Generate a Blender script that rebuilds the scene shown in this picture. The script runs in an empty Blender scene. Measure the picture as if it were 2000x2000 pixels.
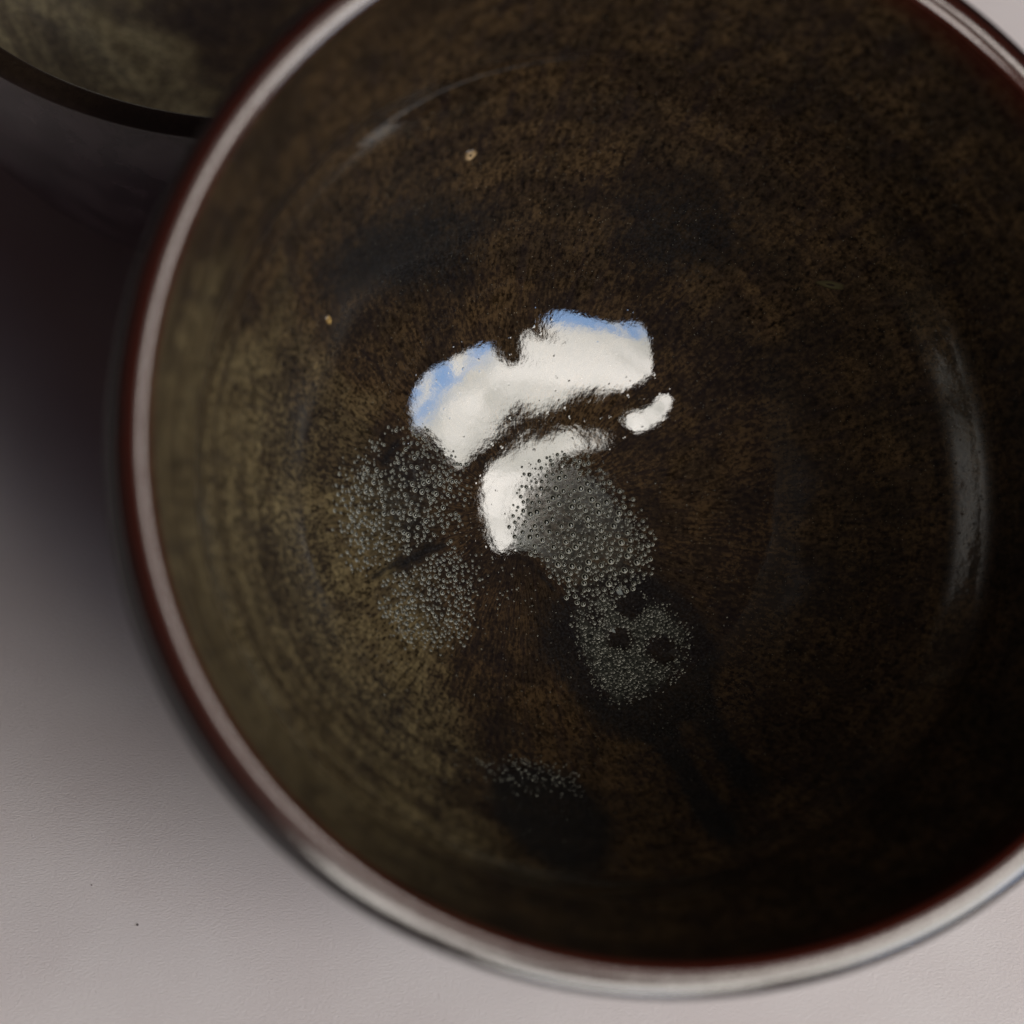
import bpy, bmesh, math, random
import numpy as np
from mathutils import Vector, Matrix, noise
from mathutils.bvhtree import BVHTree

MM = 0.001
rnd = random.Random(7)
sc = bpy.context.scene
col = sc.collection

# ------------------------------------------------------------------ camera
cam_d = bpy.data.cameras.new("camera")
cam = bpy.data.objects.new("camera", cam_d); col.objects.link(cam)
cam.location = (0, 0, 321.02 * MM)
cam.rotation_euler = (math.radians(32), 0, 0)
cam_d.lens = 97.16; cam_d.sensor_width = 36; cam_d.sensor_height = 36
cam_d.clip_start = 0.01; cam_d.clip_end = 50
cam_d.dof.use_dof = True
cam_d.dof.focus_distance = 0.352
cam_d.dof.aperture_fstop = 11.0
sc.camera = cam

# ------------------------------------------------------------------ dim room light and exposure
w = bpy.data.worlds.new("World"); sc.world = w; w.use_nodes = True
bg = w.node_tree.nodes["Background"]
bg.inputs[0].default_value = (1.0, 0.68, 0.70, 1); bg.inputs[1].default_value = 0.024
sc.view_settings.view_transform = 'Standard'; sc.view_settings.look = 'None'
sc.view_settings.exposure = 0; sc.view_settings.gamma = 1
sc.cycles.max_bounces = 8; sc.cycles.glossy_bounces = 5
sc.cycles.caustics_reflective = True; sc.cycles.blur_glossy = 0.3
sc.cycles.sample_clamp_indirect = 6

# ------------------------------------------------------------------ helpers
def link(o, parent=None):
    col.objects.link(o)
    if parent: o.parent = parent
    return o
def mesh_obj(name, verts, faces, mat, parent=None, smooth=True, attrs=None):
    me = bpy.data.meshes.new(name)
    me.from_pydata([tuple(v) for v in verts], [], faces)
    if smooth: me.polygons.foreach_set('use_smooth', [True] * len(me.polygons))
    if attrs:
        for k, vals in attrs.items():
            a = me.attributes.new(k, 'FLOAT', 'POINT'); a.data.foreach_set('value', np.asarray(vals, dtype=np.float32))
    me.materials.append(mat)
    me.update()
    return link(bpy.data.objects.new(name, me), parent)
def tag(o, label=None, cat=None, kind=None, group=None):
    if label: o['label'] = label
    if cat: o['category'] = cat
    if kind: o['kind'] = kind
    if group: o['group'] = group
    return o

class NT:
    """small helper to write node trees as expressions"""
    def __init__(s, name):
        s.m = bpy.data.materials.new(name); s.m.use_nodes = True
        s.t = s.m.node_tree; s.n = s.t.nodes; s.l = s.t.links
        s.b = s.n["Principled BSDF"]; s.out = s.n["Material Output"]
    def node(s, typ, **kw):
        x = s.n.new(typ)
        for k, v in kw.items(): setattr(x, k, v)
        return x
    def put(s, sock, v):
        if hasattr(v, 'is_linked') or isinstance(v, bpy.types.NodeSocket): s.l.new(v, sock)
        elif isinstance(v, (tuple, list)) and len(v) == 3 and sock.type == 'RGBA': sock.default_value = (*v, 1)
        else: sock.default_value = v
    def M(s, op, a, b=0.0, c=0.0, clamp=False):
        x = s.node('ShaderNodeMath', operation=op, use_clamp=clamp)
        s.put(x.inputs[0], a); s.put(x.inputs[1], b)
        if op in ('MULTIPLY_ADD', 'COMPARE', 'SMOOTH_MIN', 'SMOOTH_MAX'): s.put(x.inputs[2], c)
        return x.outputs[0]
    def V(s, op, a, b=(0, 0, 0)):
        x = s.node('ShaderNodeVectorMath', operation=op)
        s.put(x.inputs[0], a)
        if op == 'SCALE': s.put(x.inputs[3], b)
        elif len(x.inputs) > 1: s.put(x.inputs[1], b)
        return x.outputs['Value'] if op in ('LENGTH', 'DISTANCE', 'DOT_PRODUCT') else x.outputs[0]
    def xyz(s, v):
        x = s.node('ShaderNodeSeparateXYZ'); s.put(x.inputs[0], v); return x.outputs
    def comb(s, a, b, c):
        x = s.node('ShaderNodeCombineXYZ')
        for i, v in enumerate((a, b, c)): s.put(x.inputs[i], v)
        return x.outputs[0]
    def noise(s, vec, scale, detail=3, rough=.55, dist=0.0):
        x = s.node('ShaderNodeTexNoise'); s.put(x.inputs['Vector'], vec)
        x.inputs['Scale'].default_value = scale; x.inputs['Detail'].default_value = detail
        x.inputs['Roughness'].default_value = rough; x.inputs['Distortion'].default_value = dist
        return x.outputs[0]
    def voro(s, vec, scale, feature='F1', rand=1.0, out='Distance'):
        x = s.node('ShaderNodeTexVoronoi', feature=feature); s.put(x.inputs['Vector'], vec)
        x.inputs['Scale'].default_value = scale; x.inputs['Randomness'].default_value = rand
        return x.outputs[out]
    def step(s, v, lo, hi, a=0.0, b=1.0):
        x = s.node('ShaderNodeMapRange', interpolation_type='SMOOTHSTEP'); s.put(x.inputs[0], v)
        for i, q in enumerate((lo, hi, a, b)): s.put(x.inputs[i + 1], q)
        return x.outputs[0]
    def mix(s, f, a, b, mode='MIX'):
        x = s.node('ShaderNodeMix', data_type='RGBA', blend_type=mode)
        s.put(x.inputs[0], f); s.put(x.inputs[6], a); s.put(x.inputs[7], b)
        return x.outputs[2]
    def attr(s, name):
        return s.node('ShaderNodeAttribute', attribute_name=name).outputs['Fac']
    def bump(s, h, strength, dist, normal=None):
        x = s.node('ShaderNodeBump'); x.inputs['Strength'].default_value = strength
        x.inputs['Distance'].default_value = dist; s.put(x.inputs['Height'], h)
        if normal: s.put(x.inputs['Normal'], normal)
        return x.outputs[0]

# ------------------------------------------------------------------ bowl shape (millimetres, local frame, z up from the foot)
def catmull(pts, n):
    """smooth curve through the points, sampled evenly"""
    P = np.array(pts, float); d = np.r_[0, np.cumsum(np.hypot(*np.diff(P, axis=0).T))]
    # centripetal-like hermite through arc length
    m = np.gradient(P, d, axis=0)
    t = np.linspace(0, d[-1], n); k = np.clip(np.searchsorted(d, t, side='right') - 1, 0, len(P) - 2)
    h = (d[k + 1] - d[k])[:, None]; x = ((t - d[k])[:, None]) / h
    return ((2*x**3 - 3*x**2 + 1) * P[k] + (x**3 - 2*x**2 + x) * h * m[k]
            + (-2*x**3 + 3*x**2) * P[k + 1] + (x**3 - x**2) * h * m[k + 1])

MOD = [0.01505, 0.00781, 0.00879, 0.01669, 0.01294, 0.00455, -0.00787]
def out_of_round(ph):
    c = MOD
    return 1 + c[0] + c[1]*math.cos(ph) + c[2]*math.sin(ph) + c[3]*math.cos(2*ph) + c[4]*math.sin(2*ph) + c[5]*math.cos(3*ph) + c[6]*math.sin(3*ph)

INNER = [(0, 10), (5, 10.2), (10, 10.8), (15, 11.8), (20, 13.25), (25, 15.35), (30, 18.4), (34, 21.9), (38, 26.4), (42, 31.9), (45, 36.4), (47.6, 40.5), (48.8, 42.7), (49.6, 45.0), (51, 48.8), (53.5, 55.0), (56, 61.3), (57.9, 65.6)]
LIP_R, LIP_Z, LIP_A, LIP_B = 59.7, 67.1, 1.95, .72
OUTER = [(61.65, 65.3), (61.2, 60), (59.3, 50), (56.2, 40), (50.5, 26), (42, 15), (32, 8.8), (26, 7)]
FOOT = [(26, 7), (25.2, 4), (24.6, .8), (23.8, 0), (21.4, 0), (20.6, .8), (20.2, 4), (18, 5.5), (0, 6)]

def lathe(name, prof, arc, mat, parent, nseg, scale=1.0, modf=None, warp=None):
    verts, faces, at = [], [], []
    n = len(prof)
    closed0 = prof[0][0] < 1e-6; closed1 = prof[-1][0] < 1e-6
    idx = []
    for i, (r, z) in enumerate(prof):
        if r < 1e-6:
            dz = warp(0, 0) if warp else 0
            idx.append([len(verts)] * nseg); verts.append((0, 0, (z + dz) * MM * scale)); at.append(arc[i]); continue
        row = []
        for k in range(nseg):
            ph = 2 * math.pi * k / nseg
            s = 1.0
            if modf: s = 1 + (modf(ph) - 1) * min(1, max(0, (z - 8) / 50.0))
            x, y = r * s * math.cos(ph), r * s * math.sin(ph)
            dz = warp(x, y) if warp else 0
            row.append(len(verts)); verts.append((x * MM * scale, y * MM * scale, (z + dz) * MM * scale)); at.append(arc[i])
        idx.append(row)
    for i in range(n - 1):
        a, b = idx[i], idx[i + 1]
        for k in range(nseg):
            k2 = (k + 1) % nseg
            f = [a[k], b[k], b[k2], a[k2]]
            g = []
            for v in f:
                if v not in g: g.append(v)
            if len(g) > 2: faces.append(g)
    return mesh_obj(name, verts, faces, mat, parent, attrs={'arc': at})

def arc_of(prof, start):
    p = np.array(prof); return start + np.r_[0, np.cumsum(np.hypot(*np.diff(p, axis=0).T))]

def inner_warp(x, y):
    r = math.hypot(x, y)
    f = max(0, 1 - (r / 58.0) ** 6)
    v = Vector((x * .05, y * .05, 3.1))
    a = 0.20 * noise.noise(v) + 0.05 * noise.noise(v * 2.7)
    # the floor sags a little on one side
    a -= 3.8 * math.exp(-((x - 28) / 19.0) ** 2 - ((y - 18) / 24.0) ** 2)
    # soft throwing rings
    a += 0.05 * math.sin(r * .92 + .6 * math.sin(math.atan2(y, x))) * max(0, min(1, (r - 30) / 10))
    return a * f
#@PROBE
# ------------------------------------------------------------------ window with the sky behind it (seen as the reflection in the bowl)
AZ = math.radians(50); WD = 1.0
W_N = Vector((math.sin(AZ), -math.cos(AZ), 0)); W_S = Vector((math.cos(AZ), math.sin(AZ), 0))
W_O = Vector((0, .192, 0)) + W_N * WD
def wpt(s, h, off=0.0): return W_O + W_S * s + Vector((0, 0, h)) + W_N * off

def sky_material(gain):
    q = NT("sky_light")
    q.n.remove(q.b)
    g = q.node('ShaderNodeNewGeometry').outputs['Position']
    s = q.V('DOT_PRODUCT', g, tuple(W_S)); z = q.xyz(g)[2]
    n1 = q.noise(g, 2.6, 5, .6); n2 = q.noise(g, 7.0, 4, .6)
    # blue gaps low in the sky at both ends, cloud above
    band = q.step(q.M('ADD', z, q.M('MULTIPLY', q.M('SUBTRACT', n1, .5), .35)), .39, .47, 1, 0)
    band2 = q.M('MULTIPLY', q.step(s, .10, .32), q.step(z, .42, .62, 1, 0))
    band2 = q.M('MULTIPLY', band2, q.step(n2, .4, .6))
    blue = q.M('MAXIMUM', q.M('MULTIPLY', band, q.step(n2, .35, .55)), band2)
    grey = q.M('MULTIPLY', q.step(n1, .36, .6), q.step(z, .42, .75, .5, 1.0))
    cloud = q.mix(grey, (.62, .60, .54), (.98, .93, .86))
    c = q.mix(blue, cloud, (.25, .40, .66))
    e = q.node('ShaderNodeEmission'); q.put(e.inputs[0], c); q.put(e.inputs[1], q.step(s, -.50, .25, gain*.88, gain*1.02))
    q.l.new(e.outputs[0], q.out.inputs[0])
    return q.m
SKY_GAIN = 15.0
m_sky = sky_material(SKY_GAIN)
q = NT("frame_paint"); q.b.inputs['Base Color'].default_value = (.05, .03, .02, 1); q.b.inputs['Roughness'].default_value = .6
m_frame = q.m
window = tag(bpy.data.objects.new("window", None), "dark framed window with clouded sky, mirrored as the white patch in the bowl", "window")
window.location = W_O; link(window)
def pane(name, pts):
    vs = [wpt(s, h) - W_O for s, h in pts]
    o = mesh_obj(name, vs, [list(range(len(vs)))], m_sky, window, smooth=False)
    return o
# lower light: its bottom edge is the outline of the trees and roofs outside
pane("pane", [(.40, .385), (.35, .32), (.30, .315), (.25, .32), (.19, .345), (.14, .36), (.05, .38), (.0, .405), (.005, .48), (.005, .56), (.0, .63), (-.03, .61), (-.05, .59), (-.08, .53), (-.11, .475), (-.16, .42),
              (-.145, .50), (-.17, .495), (-.19, .47), (-.22, .41), (-.26, .36), (-.31, .32), (-.35, .325), (-.38, .355), (-.42, .375), (-.48, .385), (-.59, .375),
              (-.60, .45), (-.565, .53), (-.53, .62), (-.50, .70), (-.47, .755), (-.30, .78), (-.14, .775), (-.03, .775), (.06, .80), (.12, .81), (.21, .825), (.32, .80), (.44, .81), (.43, .70), (.42, .57), (.455, .50), (.42, .44)])
pane("pane", [(-.05, .95), (-.09, .955), (-.15, .98), (-.28, 1.02), (-.38, .995), (-.47, 1.0), (-.54, 1.04), (-.60, 1.10), (-.55, 1.17), (-.49, 1.21), (-.36, 1.245), (-.22, 1.25), (-.10, 1.23), (.005, 1.16), (.025, 1.07), (.0, .975)])
pane("pane", [(.42, .965), (.34, .93), (.27, .925), (.18, .915), (.13, .91), (.105, .94), (.12, 1.0), (.15, 1.08), (.18, 1.13), (.185, 1.08), (.20, 1.04), (.24, 1.06), (.33, 1.15), (.41, 1.22), (.50, 1.28), (.56, 1.38), (.71, 1.51), (.81, 1.45), (.69, 1.27), (.59, 1.12), (.50, 1.02)])
q = NT("glow_sheet_light"); q.n.remove(q.b)  # dim glowing sheet added so the rim mirrors a pale greenish band
g = q.node('ShaderNodeNewGeometry').outputs['Position']
sheet_tone = q.noise(q.comb(q.M('MULTIPLY', q.V('DOT_PRODUCT', g, tuple(W_S)), 14), 0.0, q.M('MULTIPLY', q.xyz(g)[2], .6)), 1.0, 3, .5)
e = q.node('ShaderNodeEmission'); q.put(e.inputs[0], q.mix(sheet_tone, (.80, .86, .76), (.98, 1.0, .93))); e.inputs[1].default_value = 2.1
q.l.new(e.outputs[0], q.out.inputs[0])
vs = [wpt(a, b, .05) - W_O for a, b in [(.30, 1.40), (.46, 1.42), (.60, 1.50), (.78, 1.60), (.78, 2.5), (.30, 2.5)]]
mesh_obj("glow_sheet", vs, [list(range(5))], q.m, window, smooth=False)
def bar(name, s0, h0, s1, h1, wd, off):
    a, b = wpt(s0, h0, off) - W_O, wpt(s1, h1, off) - W_O
    d = (b - a).normalized(); p = d.cross(W_N) * wd / 2; t = W_N * .02
    vs = [a-p-t, a+p-t, b+p-t, b-p-t, a-p+t, a+p+t, b+p+t, b-p+t]
    mesh_obj(name, vs, [(0,1,2,3), (7,6,5,4), (0,4,5,1), (1,5,6,2), (2,6,7,3), (3,7,4,0)], m_frame, window, smooth=False)
bar("frame", -.72, .15, .90, .15, .10, .03); bar("frame", -.72, .1, -.72, 1.95, .10, .03)
bar("frame", .95, .1, 1.3, 1.3, .08, .10); bar("frame", -.72, 2.8, 1.3, 2.8, .10, .10)

# ------------------------------------------------------------------ tabletop: heavy off-white paper
q = NT("paper")
g = q.node('ShaderNodeTexCoord').outputs['Object']
gm = q.V('SCALE', g, 1000.0)
gs = q.V('MULTIPLY', gm, (1.0, 1.0, 1.0))
fib = q.noise(q.V('MULTIPLY', gm, (2.2, 4.2, 3.0)), 1.0, 4, .6, .3); big = q.noise(gm, .05, 2, .5)
c = q.mix(q.step(big, .3, .7), (.77, .695, .70), (.82, .755, .76))
c = q.mix(q.M('MULTIPLY', q.step(fib, .35, .65), .18), c, (.70, .63, .64))
q.put(q.b.inputs['Base Color'], c); q.b.inputs['Roughness'].default_value = .75
q.b.inputs['Specular IOR Level'].default_value = .3
q.put(q.b.inputs['Normal'], q.bump(fib, .7, .00012))
m_paper = q.m
N = 40; S = 1.6
vs = [(-S/2 + S*i/N, -.6 + S*j/N, 0) for j in range(N+1) for i in range(N+1)]
fs = [(j*(N+1)+i, j*(N+1)+i+1, (j+1)*(N+1)+i+1, (j+1)*(N+1)+i) for j in range(N) for i in range(N)]
tag(mesh_obj("tabletop", vs, fs, m_paper, smooth=True), kind='structure')

# ------------------------------------------------------------------ glaze materials
POOLS = {
 'left': [(-22.9,4.2),(-19.4,7.2),(-15,7.9),(-11,5.4),(-8.2,3.1),(-9,-.4),(-10.6,-4.7),(-14.5,-7.3),(-20.4,-10.9),(-24.3,-10.2),(-26,-5.1),(-26.4,.2)],
 'right': [(0,4.8),(4.1,7),(7.6,7),(10.6,4.5),(14.3,1.3),(16.8,-2),(16.3,-6.9),(13.9,-9.2),(7.8,-11.1),(3.6,-9.4),(.7,-6.2),(-1.2,-3.6),(-.8,1.3)],
 'low': [(-19.6,-11.8),(-13.7,-8.6),(-10.1,-6.7),(-7.2,-7.8),(-7.4,-11.2),(-7.1,-16.7),(-10.8,-18.9),(-16,-19.2),(-18.9,-16.8)],
 'grey': [(6.8,-12.6),(10.6,-10.1),(14.6,-9.5),(18.5,-11.6),(21,-14.3),(20,-19.3),(16.6,-22.3),(11.2,-24.8),(8.8,-21.5),(7,-16.7)],
 'speck': [(-7.1,-36.6),(-1.9,-34.1),(2.7,-34.7),(5.1,-37.6),(1.8,-41.2),(-4.2,-42.3),(-7.3,-39.9)]}
def poly_sd(X, Y, poly):
    """signed distance (positive inside), vectorised"""
    P = np.array(poly); d = np.full(X.shape, 1e9); ins = np.zeros(X.shape, bool)
    for i in range(len(P)):
        ax, ay = P[i]; bx, by = P[(i+1) % len(P)]
        ex, ey = bx-ax, by-ay
        t = np.clip(((X-ax)*ex + (Y-ay)*ey) / (ex*ex+ey*ey), 0, 1)
        d = np.minimum(d, np.hypot(X-ax-t*ex, Y-ay-t*ey))
        cross = ((ay > Y) != (by > Y)) & (X < (bx-ax)*(Y-ay)/(by-ay+1e-12)+ax)
        ins ^= cross
    return np.where(ins, d, -d)
def blob(X, Y, x, y, r, soft=1.0, sq=1.0, ang=0):
    c, s = math.cos(ang), math.sin(ang)
    u = (X-x)*c + (Y-y)*s; v = (-(X-x)*s + (Y-y)*c) / sq
    return 1/(1+np.exp((np.hypot(u, v)-r)/soft))
def seg(X, Y, pts, wd):
    d = np.full(X.shape, 1e9)
    for (ax, ay), (bx, by) in zip(pts[:-1], pts[1:]):
        ex, ey = bx-ax, by-ay
        t = np.clip(((X-ax)*ex + (Y-ay)*ey) / (ex*ex+ey*ey), 0, 1)
        d = np.minimum(d, np.hypot(X-ax-t*ex, Y-ay-t*ey))
    return np.exp(-(d/wd)**2)
RIDGES = [[(-20.8,-11.6),(-18.2,-9.6),(-16,-8.9),(-13.4,-7.0),(-11.2,-6.2)], [(-2.5,-5.8),(0,-6.5),(1.4,-7.2),(2.2,-8.4),(4,-10)], [(-20.2,3.2),(-19.5,4.6),(-18.6,5.8)]]
RUNS = [[(20.4,-21.3),(21.9,-26.9),(23.4,-33.7)], [(14.9,-25.9),(17,-30.6),(18,-35.4),(18.2,-40.1)]]

def glaze(name, red_rim=True, bright=1.0):
    q = NT(name)
    oc = q.node('ShaderNodeTexCoord').outputs['Object']
    p = q.V('SCALE', oc, 1000.0)
    x, y, z = q.xyz(p)
    r = q.M('SQRT', q.M('ADD', q.M('MULTIPLY', x, x), q.M('MULTIPLY', y, y)))
    inv = q.M('DIVIDE', 1.0, q.M('MAXIMUM', r, 1.0))
    ux, uy = q.M('MULTIPLY', x, inv), q.M('MULTIPLY', y, inv)
    arc = q.attr('arc')
    # radial run marks: fine across, long along the radius
    pa = q.comb(q.M('MULTIPLY', ux, 60), q.M('MULTIPLY', uy, 60), q.M('MULTIPLY', arc, .85))
    streak = q.noise(pa, 1.0, 4, .62, .15)
    pb = q.comb(q.M('MULTIPLY', ux, 22), q.M('MULTIPLY', uy, 22), q.M('MULTIPLY', arc, .12))
    streak2 = q.noise(pb, 1.0, 3, .55)
    mott = q.noise(p, 2.0, 4, .6); cloud = q.noise(p, .085, 3, .55, .4); cloud2 = q.noise(q.V('ADD', p, (31, 17, 5)), .16, 3, .6, .3)
    # ground colours
    brown = q.mix(q.step(cloud2, .35, .65), (.0165, .0112, .0068), (.034, .0215, .0108))
    olive = q.mix(q.step(cloud2, .35, .65), (.056, .043, .0225), (.078, .062, .033))
    ol = q.attr('olive')
    c = q.mix(q.step(q.M('ADD', ol, q.M('MULTIPLY', q.M('SUBTRACT', cloud, .5), .9)), .3, .8), brown, olive)
    # circular bands near the wall, left by the throwing
    ringn = q.noise(q.comb(q.M('MULTIPLY', ux, 1.2), q.M('MULTIPLY', uy, 1.2), q.M('MULTIPLY', arc, .42)), 1.0, 3, .6)
    c = q.mix(q.M('MULTIPLY', q.step(ringn, .46, .60), q.step(r, 18, 44, .12, .6)), c, (.014, .009, .006))
    f = q.M('ADD', q.M('MULTIPLY', streak, .55), q.M('MULTIPLY', mott, .45))
    c = q.mix(q.step(f, .33, .67), q.mix(1.0, c, (.12, .10, .10), 'MULTIPLY'), q.mix(1.0, c, (2.1, 2.0, 1.9), 'MULTIPLY'))
    c = q.mix(q.M('MULTIPLY', q.step(streak2, .5, .68), .45), c, (.012, .008, .008))
    # pinholes
    vd = q.M('MULTIPLY', q.step(cloud, .58, .42), q.step(r, 34, 46, .6, .1))
    c = q.mix(q.M('MULTIPLY', vd, q.step(f, .62, .42, .35, 1.0)), c, (.0095, .0072, .0075))
    pv = q.voro(p, .75); c = q.mix(q.M('MULTIPLY', q.step(pv, .06, .16, 1, 0), q.step(mott, .45, .6)), c, (.004, .003, .003))
    # blue-black iron patches
    dk = q.attr('dark')
    dn = q.M('ADD', dk, q.M('MULTIPLY', q.M('SUBTRACT', q.M('ADD', q.M('MULTIPLY', mott, .5), q.M('MULTIPLY', q.noise(p, .55, 5, .75), .5)), .5), 1.8))
    c = q.mix(q.M('MULTIPLY', q.step(dn, .25, 1.0), .85), c, q.mix(q.step(q.noise(p, 3.2, 3, .7), .42, .68), (.0038, .0036, .0038), (.0155, .0155, .0165)))
    # thick pale pools full of bubbles
    po = q.attr('pool')
    pn = q.M('ADD', po, q.M('MULTIPLY', q.M('SUBTRACT', q.noise(p, 1.3, 5, .75), .5), 1.0))
    gcol = q.mix(q.step(q.noise(p, 3.0, 3, .7), .35, .65), (.006, .006, .0055), (.040, .041, .034))
    c = q.mix(q.M('MULTIPLY', q.step(pn, .35, .9), .85), c, gcol)
    # tiny crystals, their glints painted in as pale dots
    sv = q.voro(p, 3.1, out='Distance'); sr = q.voro(p, 3.1, out='Color')
    sp = q.M('MULTIPLY', q.step(sv, .06, .18, 1, 0), q.step(q.xyz(sr)[0], .86, .92))
    c = q.mix(q.M('MULTIPLY', sp, q.step(cloud, .3, .6, .25, .9)), c, (.30, .29, .24))
    if red_rim:
        wob = q.M('MULTIPLY', q.M('SUBTRACT', q.noise(p, .35, 3, .6), .5), .9)
        a1 = q.M('ADD', arc, wob)
        # iron red where the glaze thins to the lip
        c = q.mix(q.step(a1, 1.2, q.step(x, -30, 40, 3.6, 8.5), .92, 0), c, (.040, .0058, .003))
        c = q.mix(q.step(arc, -.6, .6, 1, 0), c, q.mix(q.step(a1, -1.9, -.5), (.0065, .0055, .0055), (.022, .0048, .003)))
    else:
        c = q.mix(1.0, c, (2.2, 2.5, 3.1), 'MULTIPLY')  # second bowl's colour lightened to stand in for missing light and reflections
        c = q.mix(q.step(arc, 1, 7, .9, 0), c, (.020, .013, .008))
        c = q.mix(q.step(arc, -6, 0, 1, 0), c, q.mix(q.step(cloud2, .4, .6), (.026, .018, .021), (.042, .030, .034)))
    if bright != 1.0: c = q.mix(1.0, c, (bright,) * 3, 'MULTIPLY')
    rn = q.M('ADD', r, q.M('MULTIPLY', q.M('SUBTRACT', cloud, .5), 14))
    knee = q.M('MULTIPLY', q.step(r, 46.2, 47.8), q.step(r, 49.0, 50.4, 1, 0))
    matte = q.M('MULTIPLY', q.M('MULTIPLY', q.step(rn, 28, 37), q.step(arc, 1.6, 5)), q.M('SUBTRACT', 1.0, q.M('MULTIPLY', knee, .94)))
    rough = q.M('ADD', q.M('ADD', .012, q.M('MULTIPLY', matte, .36)), q.M('MULTIPLY', q.step(mott, .4, .7), .02))
    if not red_rim: matte = q.M('MULTIPLY', matte, .25)
    under = q.step(arc, -4.5, -2.6, 1, 0) if red_rim else 0.0
    rough = q.M('ADD', rough, q.M('MULTIPLY', under, .4))
    q.put(q.b.inputs['Specular IOR Level'], q.M('MAXIMUM', .02, q.M('MULTIPLY', q.M('SUBTRACT', 1.0, q.M('MULTIPLY', under, .8)), q.M('SUBTRACT', q.M('SUBTRACT', .5, q.M('MULTIPLY', matte, .40)), q.M('MULTIPLY', q.step(pn, .35, .8), .46)))))
    rough = q.M('ADD', rough, q.M('MULTIPLY', q.step(pn, .35, .8), .42))
    rough = q.M('ADD', rough, q.step(arc, 1.5, 5, .10, 0))
    q.put(q.b.inputs['Base Color'], c); q.put(q.b.inputs['Roughness'], rough)
    q.b.inputs['IOR'].default_value = 1.6
    h = q.M('ADD', q.M('MULTIPLY', streak, .12), q.M('ADD', q.M('MULTIPLY', q.noise(p, 1.6, 3, .6), .5), q.M('MULTIPLY', q.noise(p, .45, 2, .5), 1.2)))
    n = q.bump(h, .5, .000022)
    fine = q.M('MULTIPLY', .10, q.M('MULTIPLY', q.step(pv, 0, .2, 1, 0), -1.0))
    n = q.bump(fine, .6, .00012, n)
    q.put(q.b.inputs['Normal'], n)
    return q.m

m_glaze = glaze("tenmoku_glaze")
m_glaze2 = glaze("tenmoku_glaze_lightened", red_rim=False, bright=1.5)
q = NT("foot_clay"); oc = q.node('ShaderNodeTexCoord').outputs['Object']
c = q.mix(q.noise(oc, 900, 4, .6), (.05, .02, .012), (.11, .05, .03)); q.put(q.b.inputs['Base Color'], c); q.b.inputs['Roughness'].default_value = .85
m_clay = q.m

# ------------------------------------------------------------------ bowls
LIPN = 48
th0, th1 = math.radians(183), math.radians(-3)
spow = lambda v: math.copysign(abs(v)**(2/2.15), v)
lip = [(LIP_R + LIP_A*spow(math.cos(th0+(th1-th0)*i/LIPN)), LIP_Z + LIP_B*spow(math.sin(th0+(th1-th0)*i/LIPN))) for i in range(LIPN+1)]
lip_arc = [-(th0+(th1-th0)*i/LIPN - math.pi/2) * -LIP_A for i in range(LIPN+1)]   # positive inside, negative outside
inner_pts = INNER[:-1] + [lip[0]]

def build_bowl(root, mat, outer, full, sr=1.0, sz=1.0, nseg=480, modf=out_of_round, warp=inner_warp):
    S = lambda pr: [(r*sr, z*sz) for r, z in pr]
    inn = catmull(inner_pts, 300 if full else 90); outp = catmull([lip[-1]] + outer, 90)
    a_in = lip_arc[0] + (arc_of(inn[::-1], 0))[::-1]
    a_out = lip_arc[-1] - arc_of(outp, 0)
    nonwarp = None
    i = lathe("interior", S(inn), a_in, mat, root, nseg, 1, modf, warp)
    l = lathe("rim", S(lip), lip_arc, mat, root, nseg, 1, modf, None)
    o = lathe("outer_wall", S(outp), a_out, mat, root, nseg, 1, modf, None)
    f = lathe("foot_ring", S([outer[-1]] + FOOT[1:]), [-90]*len(FOOT), m_clay, root, 160, 1, None, None)
    return i, l, o, f

R1 = Matrix([[0.9505334793851544, 0.06229638341171915, 0.3043111322015223], [0.062296383411719156, 0.9215461419573703, -0.3832386578325658], [-0.3043111322015223, 0.3832386578325658, 0.8720796213425246]])
bowl = tag(bpy.data.objects.new("tea_bowl", None), "dark brown glazed tea bowl with iron-red rim, tilted forward and mirroring a window", "bowl")
bowl.matrix_world = Matrix.Translation(Vector((-1.13, 192.14, 11.745))*MM) @ R1.to_4x4(); link(bowl)
inner_o, lip_o, outer_o, foot_o = build_bowl(bowl, m_glaze, OUTER, True)
inner_o['label'] = "glossy streaked brown and olive interior with blue-black patches"
lip_o['label'] = "iron-red lip mirroring the window as a pale band"  # the pale band is window reflection; the lip's own colour is red

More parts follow.
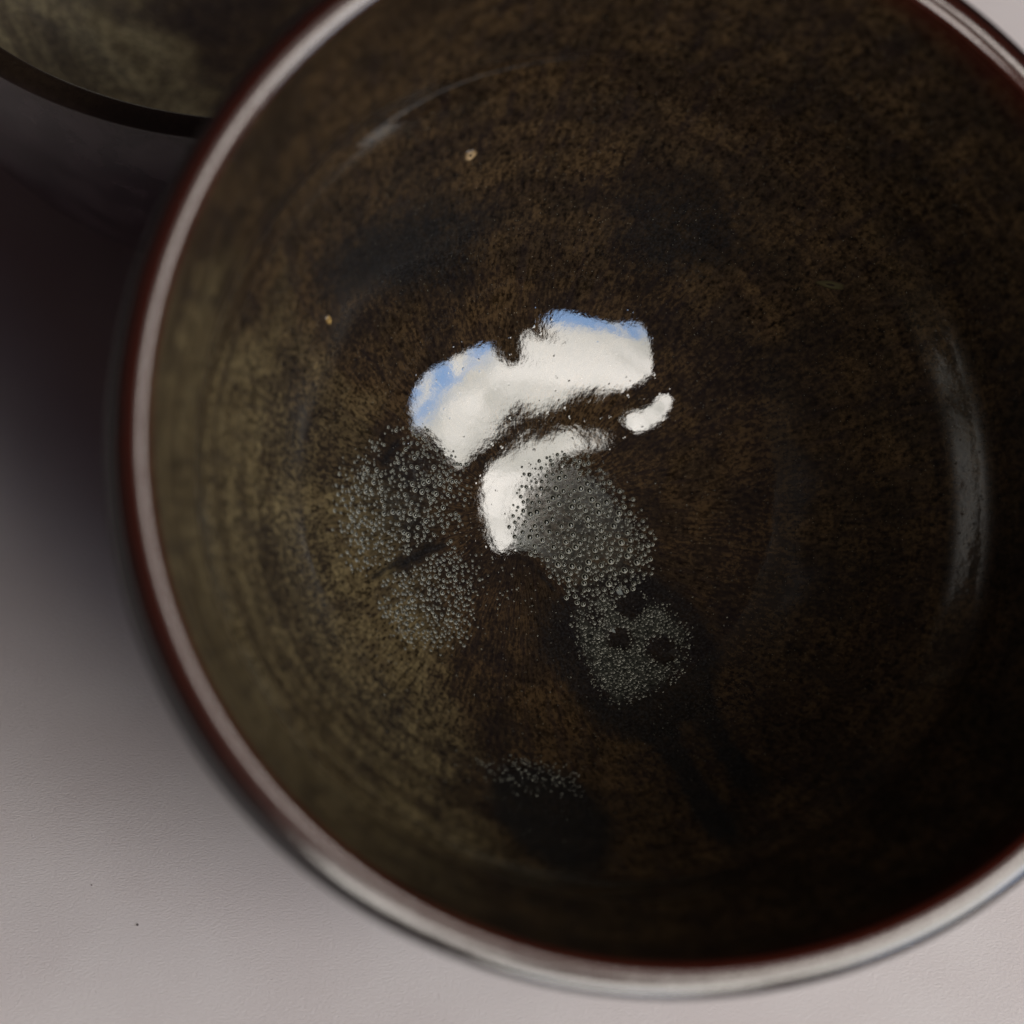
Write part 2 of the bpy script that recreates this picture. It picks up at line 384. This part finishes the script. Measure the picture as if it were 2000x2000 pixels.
def set_attrs(o, full):
    me = o.data; n = len(me.vertices); co = np.empty(n*3); me.vertices.foreach_get('co', co); co = co.reshape(-1, 3)*1000
    X, Y = co[:, 0], co[:, 1]
    pool = np.zeros(n); dark = np.zeros(n); r = np.hypot(X, Y)
    # olive glaze gathers on one side; the lit wall's brightness is partly painted in
    olive = blob(X, Y, -46, -16, 30, 8) * 1.0 + blob(X, Y, -22, -38, 14, 6)*.6
    if full:
        for k, a, s in (('left', .5, 2.0), ('right', .7, 1.6), ('low', .45, 1.8), ('grey', .95, .7), ('speck', .35, 1.2)):
            sd = poly_sd(X, Y, POOLS[k]); pool = np.maximum(pool, a/(1+np.exp(-sd/s)))
        dark += blob(X, Y, -19, 29, 9, 2.5, .6, .35)*1.0 + blob(X, Y, -31, 23, 6, 2, .7, .5)*.6
        dark += blob(X, Y, 13, 35.5, 10, 2.5, .6, -.1)*.8 + blob(X, Y, -21, -2, 8, 2.5, 1)*.5
        dark += blob(X, Y, 14, -17, 9.8, 1.3)*1.5 + blob(X, Y, 13, -27, 5, 1.5)*.5 + blob(X, Y, -1, -39.5, 6.8, 1.3, .8)*1.5 + blob(X, Y, -14, -1, 7, 2)*.35 + blob(X, Y, -13.5, -12.5, 5, 2)*.45
        dark += blob(X, Y, -.5, -47, 5, 2, .6)*.6 + blob(X, Y, 34, -33.4, 7, 2.5)*.6 + blob(X, Y, 1, -15, 5, 2)*.5
        dark += blob(X, Y, 20, -40, 5, 2)*.5 + blob(X, Y, 30, 10, 6, 3, 1.8)*.35
        for rd in RUNS: dark += seg(X, Y, rd, 1.6)*1.1
        for rd in RIDGES: dark += seg(X, Y, rd, .4)*.5; pool *= 1 - seg(X, Y, rd, .9)*.6
        for x, y, rr in ((12.5,-15.9,1.5), (17.7,-17,1.9), (13.9,-10.9,2.1), (9.5,-13.5,1.0)):
            h = blob(X, Y, x, y, rr, .35); pool *= 1-h; dark += h
    for k, v in (('pool', pool), ('dark', dark), ('olive', olive)):
        a = me.attributes.new(k, 'FLOAT', 'POINT'); a.data.foreach_set('value', v.astype(np.float32))
    if full:   # raised welts between the pools, sunk runs
        z = co[:, 2].copy()
        for rd in RIDGES[::2]: z += .06*seg(X, Y, rd, .8)
        for rd in RUNS: z -= .05*seg(X, Y, rd, 1.0)
        z -= .35*blob(X, Y, 12.5, -15.9, 1.2, .3) + .4*blob(X, Y, 17.7, -17, 1.5, .3) + .3*blob(X, Y, 13.9, -10.9, 1.7, .35)
        co[:, 2] = z; me.vertices.foreach_set('co', (co/1000).ravel()); me.update()
set_attrs(inner_o, True)

bowl2 = tag(bpy.data.objects.new("tea_bowl", None), "dark out-of-focus bowl standing upright behind, in the upper left corner", "bowl")
bowl2.location = (-30.1*MM, 277.0*MM, 0); link(bowl2)
OUTER2 = [(61.65, 65.3), (61.6, 59), (60.4, 48), (58.6, 37), (55.2, 26), (49, 16), (40, 9.5), (32, 7.2), (26, 7)]
i2, l2, o2, f2 = build_bowl(bowl2, m_glaze2, OUTER2, False, .955, 58/68, 320, None, inner_warp)
set_attrs(i2, False)

# ------------------------------------------------------------------ bubbles under the glaze, standing as tiny domes
bvh = BVHTree.FromPolygons([v.co[:] for v in inner_o.data.vertices], [tuple(p.vertices) for p in inner_o.data.polygons])
def surf(x, y):
    h, n, i, d = bvh.ray_cast(Vector((x*MM, y*MM, .1)), Vector((0, 0, -1)))
    if n.z < 0: n = -n
    return h, n
def scatter(poly, count, rfun, sep, soft):
    P = np.array(poly); lo, hi = P.min(0)-1.5, P.max(0)+1.5; out = []; tries = 0
    while len(out) < count and tries < count*40:
        tries += 1
        x, y = rnd.uniform(lo[0], hi[0]), rnd.uniform(lo[1], hi[1])
        sd = float(poly_sd(np.array([x]), np.array([y]), poly)[0])
        if sd < -soft or (sd < soft and rnd.random() > (sd+soft)/(2*soft)): continue
        if 0.4*noise.noise(Vector((x*.35, y*.35, 2))) + .5 < rnd.random()*.55: continue
        rr = rfun() * (1 if sd > soft else .75)
        if any((x-a)**2+(y-b)**2 < ((rr+c)*sep)**2 for a, b, c in out[-1200:]): continue
        out.append((x, y, rr))
    return out
bubs = []
bubs += scatter(POOLS['left'], 620, lambda: rnd.choice((.12, .18, .22, .30, .37)), .85, 1.5)
bubs += scatter(POOLS['right'], 620, lambda: rnd.choice((.13, .24, .32, .38, .45)), .98, 1.2)
bubs += scatter(POOLS['low'], 400, lambda: rnd.choice((.14, .20, .26, .33)), .95, 1.5)
gg = scatter(POOLS['grey'], 900, lambda: rnd.choice((.10, .12, .12, .14, .16, .24)), .9, 1.0)
bubs += [b for b in gg if all(math.hypot(b[0]-x, b[1]-y) > rr for x, y, rr in ((12.5,-15.9,1.3), (17.7,-17,1.7), (13.9,-10.9,1.9)))]
bubs += scatter([(-9,-2),(-2,-6),(3,-10),(-4,-16),(-9,-11)], 60, lambda: rnd.choice((.10, .14)), 1.0, 1.5)
bubs += scatter([(-8,-34),(-2,-33),(4,-34),(4,-36.5),(-7,-37)], 130, lambda: rnd.choice((.12, .16, .2)), 1.0, 1.0)
bubs += scatter([(-30,-40),(0,-45),(30,-20),(25,15),(5,5),(-25,-20)], 160, lambda: rnd.choice((.05, .07, .10)), 1.0, 1.0)
rings = [(0.0, .40), (.17, .39), (.27, .37), (.74, .22), (.82, .16), (.95, .03), (1.02, -.06)]; painted_glint = [.9, .9, .0, .0, 1.0, 1.0, .1]  # pale ring and centre dot are highlights painted into the colour
NS = 11
bv, bf, bs = [], [], []
for x, y, rr in bubs:
    h, n = surf(x, y)
    if h is None: continue
    if any(math.exp(0) and seg(np.array([x]), np.array([y]), rd, .8)[0] > .4 for rd in RIDGES): continue
    t = n.orthogonal().normalized(); b = n.cross(t); base = len(bv); rm = rr*MM
    bv.append(h + n*rm*rings[0][1]); bs.append(painted_glint[0]*.8)
    tone = rnd.uniform(.6, 1.0)
    for (ra, za), sh in zip(rings[1:], painted_glint[1:]):
        for k in range(NS):
            a = 2*math.pi*k/NS
            bv.append(h + (t*math.cos(a) + b*math.sin(a))*rm*ra + n*rm*za); bs.append(sh*tone)
    for k in range(NS): bf.append((base, base+1+k, base+1+(k+1) % NS))
    for j in range(len(rings)-2):
        o0, o1 = base+1+j*NS, base+1+(j+1)*NS
        for k in range(NS): bf.append((o0+k, o1+k, o1+(k+1) % NS, o0+(k+1) % NS))
q = NT("bubble_glass")
s = q.attr('painted_glint')
q.put(q.b.inputs['Base Color'], q.mix(s, (.007, .007, .006), (.36, .355, .30)))
q.b.inputs['Roughness'].default_value = .12; q.b.inputs['IOR'].default_value = 1.4
bub_o = mesh_obj("glaze_bubbles", bv, bf, q.m, bowl, attrs={'painted_glint': bs})
tag(bub_o, "tiny ring-shaped bubbles crowded in the glaze pools", kind='stuff')

# ------------------------------------------------------------------ pale craters and dust
def crater(x, y, rx, ry, ang, c_in, c_out, hz=1.0):
    h, n = surf(x, y); t = n.orthogonal().normalized(); b = n.cross(t); vs, fs, at = [h + n*.00002], [], [0.0]
    R = [(.18, .00003*hz), (.4, .00022*hz), (.7, .00014*hz), (1.0, -.00004)]
    for ra, za in R:
        for k in range(20):
            a = 2*math.pi*k/20; u, v = rx*ra*math.cos(a), ry*ra*math.sin(a)*(1+.15*math.sin(3*a))
            u, v = u*math.cos(ang)-v*math.sin(ang), u*math.sin(ang)+v*math.cos(ang)
            vs.append(h + (t*u + b*v)*MM + n*za); at.append(ra)
    for k in range(20): fs.append((0, 1+k, 1+(k+1) % 20))
    for j in range(3):
        for k in range(20): fs.append((1+j*20+k, 21+j*20+k, 21+j*20+(k+1) % 20, 1+j*20+(k+1) % 20))
    q = NT("crater_glaze"); a = q.attr('ra')
    q.put(q.b.inputs['Base Color'], q.mix(q.step(a, .15, .3), (.02, .015, .01), q.mix(q.step(a, .35, 1.0), c_in, c_out)))
    q.b.inputs['Roughness'].default_value = .25
    return mesh_obj("glaze_crater", vs, fs, q.m, bowl, attrs={'ra': at})
crater(-16.9, 38.6, 1.0, .9, 0, (.35, .24, .13), (.05, .03, .014))['label'] = "round pale crater with a dark pinhole"
crater(-31.1, 17.9, .5, .9, .3, (.33, .21, .07), (.06, .035, .015))['label'] = "small oblong ochre fleck"
crater(31.9, 29.4, .7, 2.6, .25, (.045, .038, .018), (.02, .013, .007), .25)['label'] = "long dull ochre streak"

q = NT("dust"); q.b.inputs['Base Color'].default_value = (.20, .17, .17, 1); m_dust = q.m
for (loc, rr, lab) in (((-.04688, .13956), .00016, "tiny dark speck on the paper, the lower one nearer the bowl"), ((-.05309, .14500), .00010, "tiny dark speck on the paper, the upper one nearer the left edge")):
    bm = bmesh.new(); bmesh.ops.create_icosphere(bm, subdivisions=2, radius=rr)
    for v in bm.verts: v.co *= 1 + .3*noise.noise(v.co*9000); v.co.z = v.co.z*.6 + rr*.4
    me = bpy.data.meshes.new("dust_speck"); bm.to_mesh(me); bm.free(); me.materials.append(m_dust)
    o = bpy.data.objects.new("dust_speck", me); o.location = (loc[0], loc[1], 0.0); link(o); tag(o, lab, "speck")
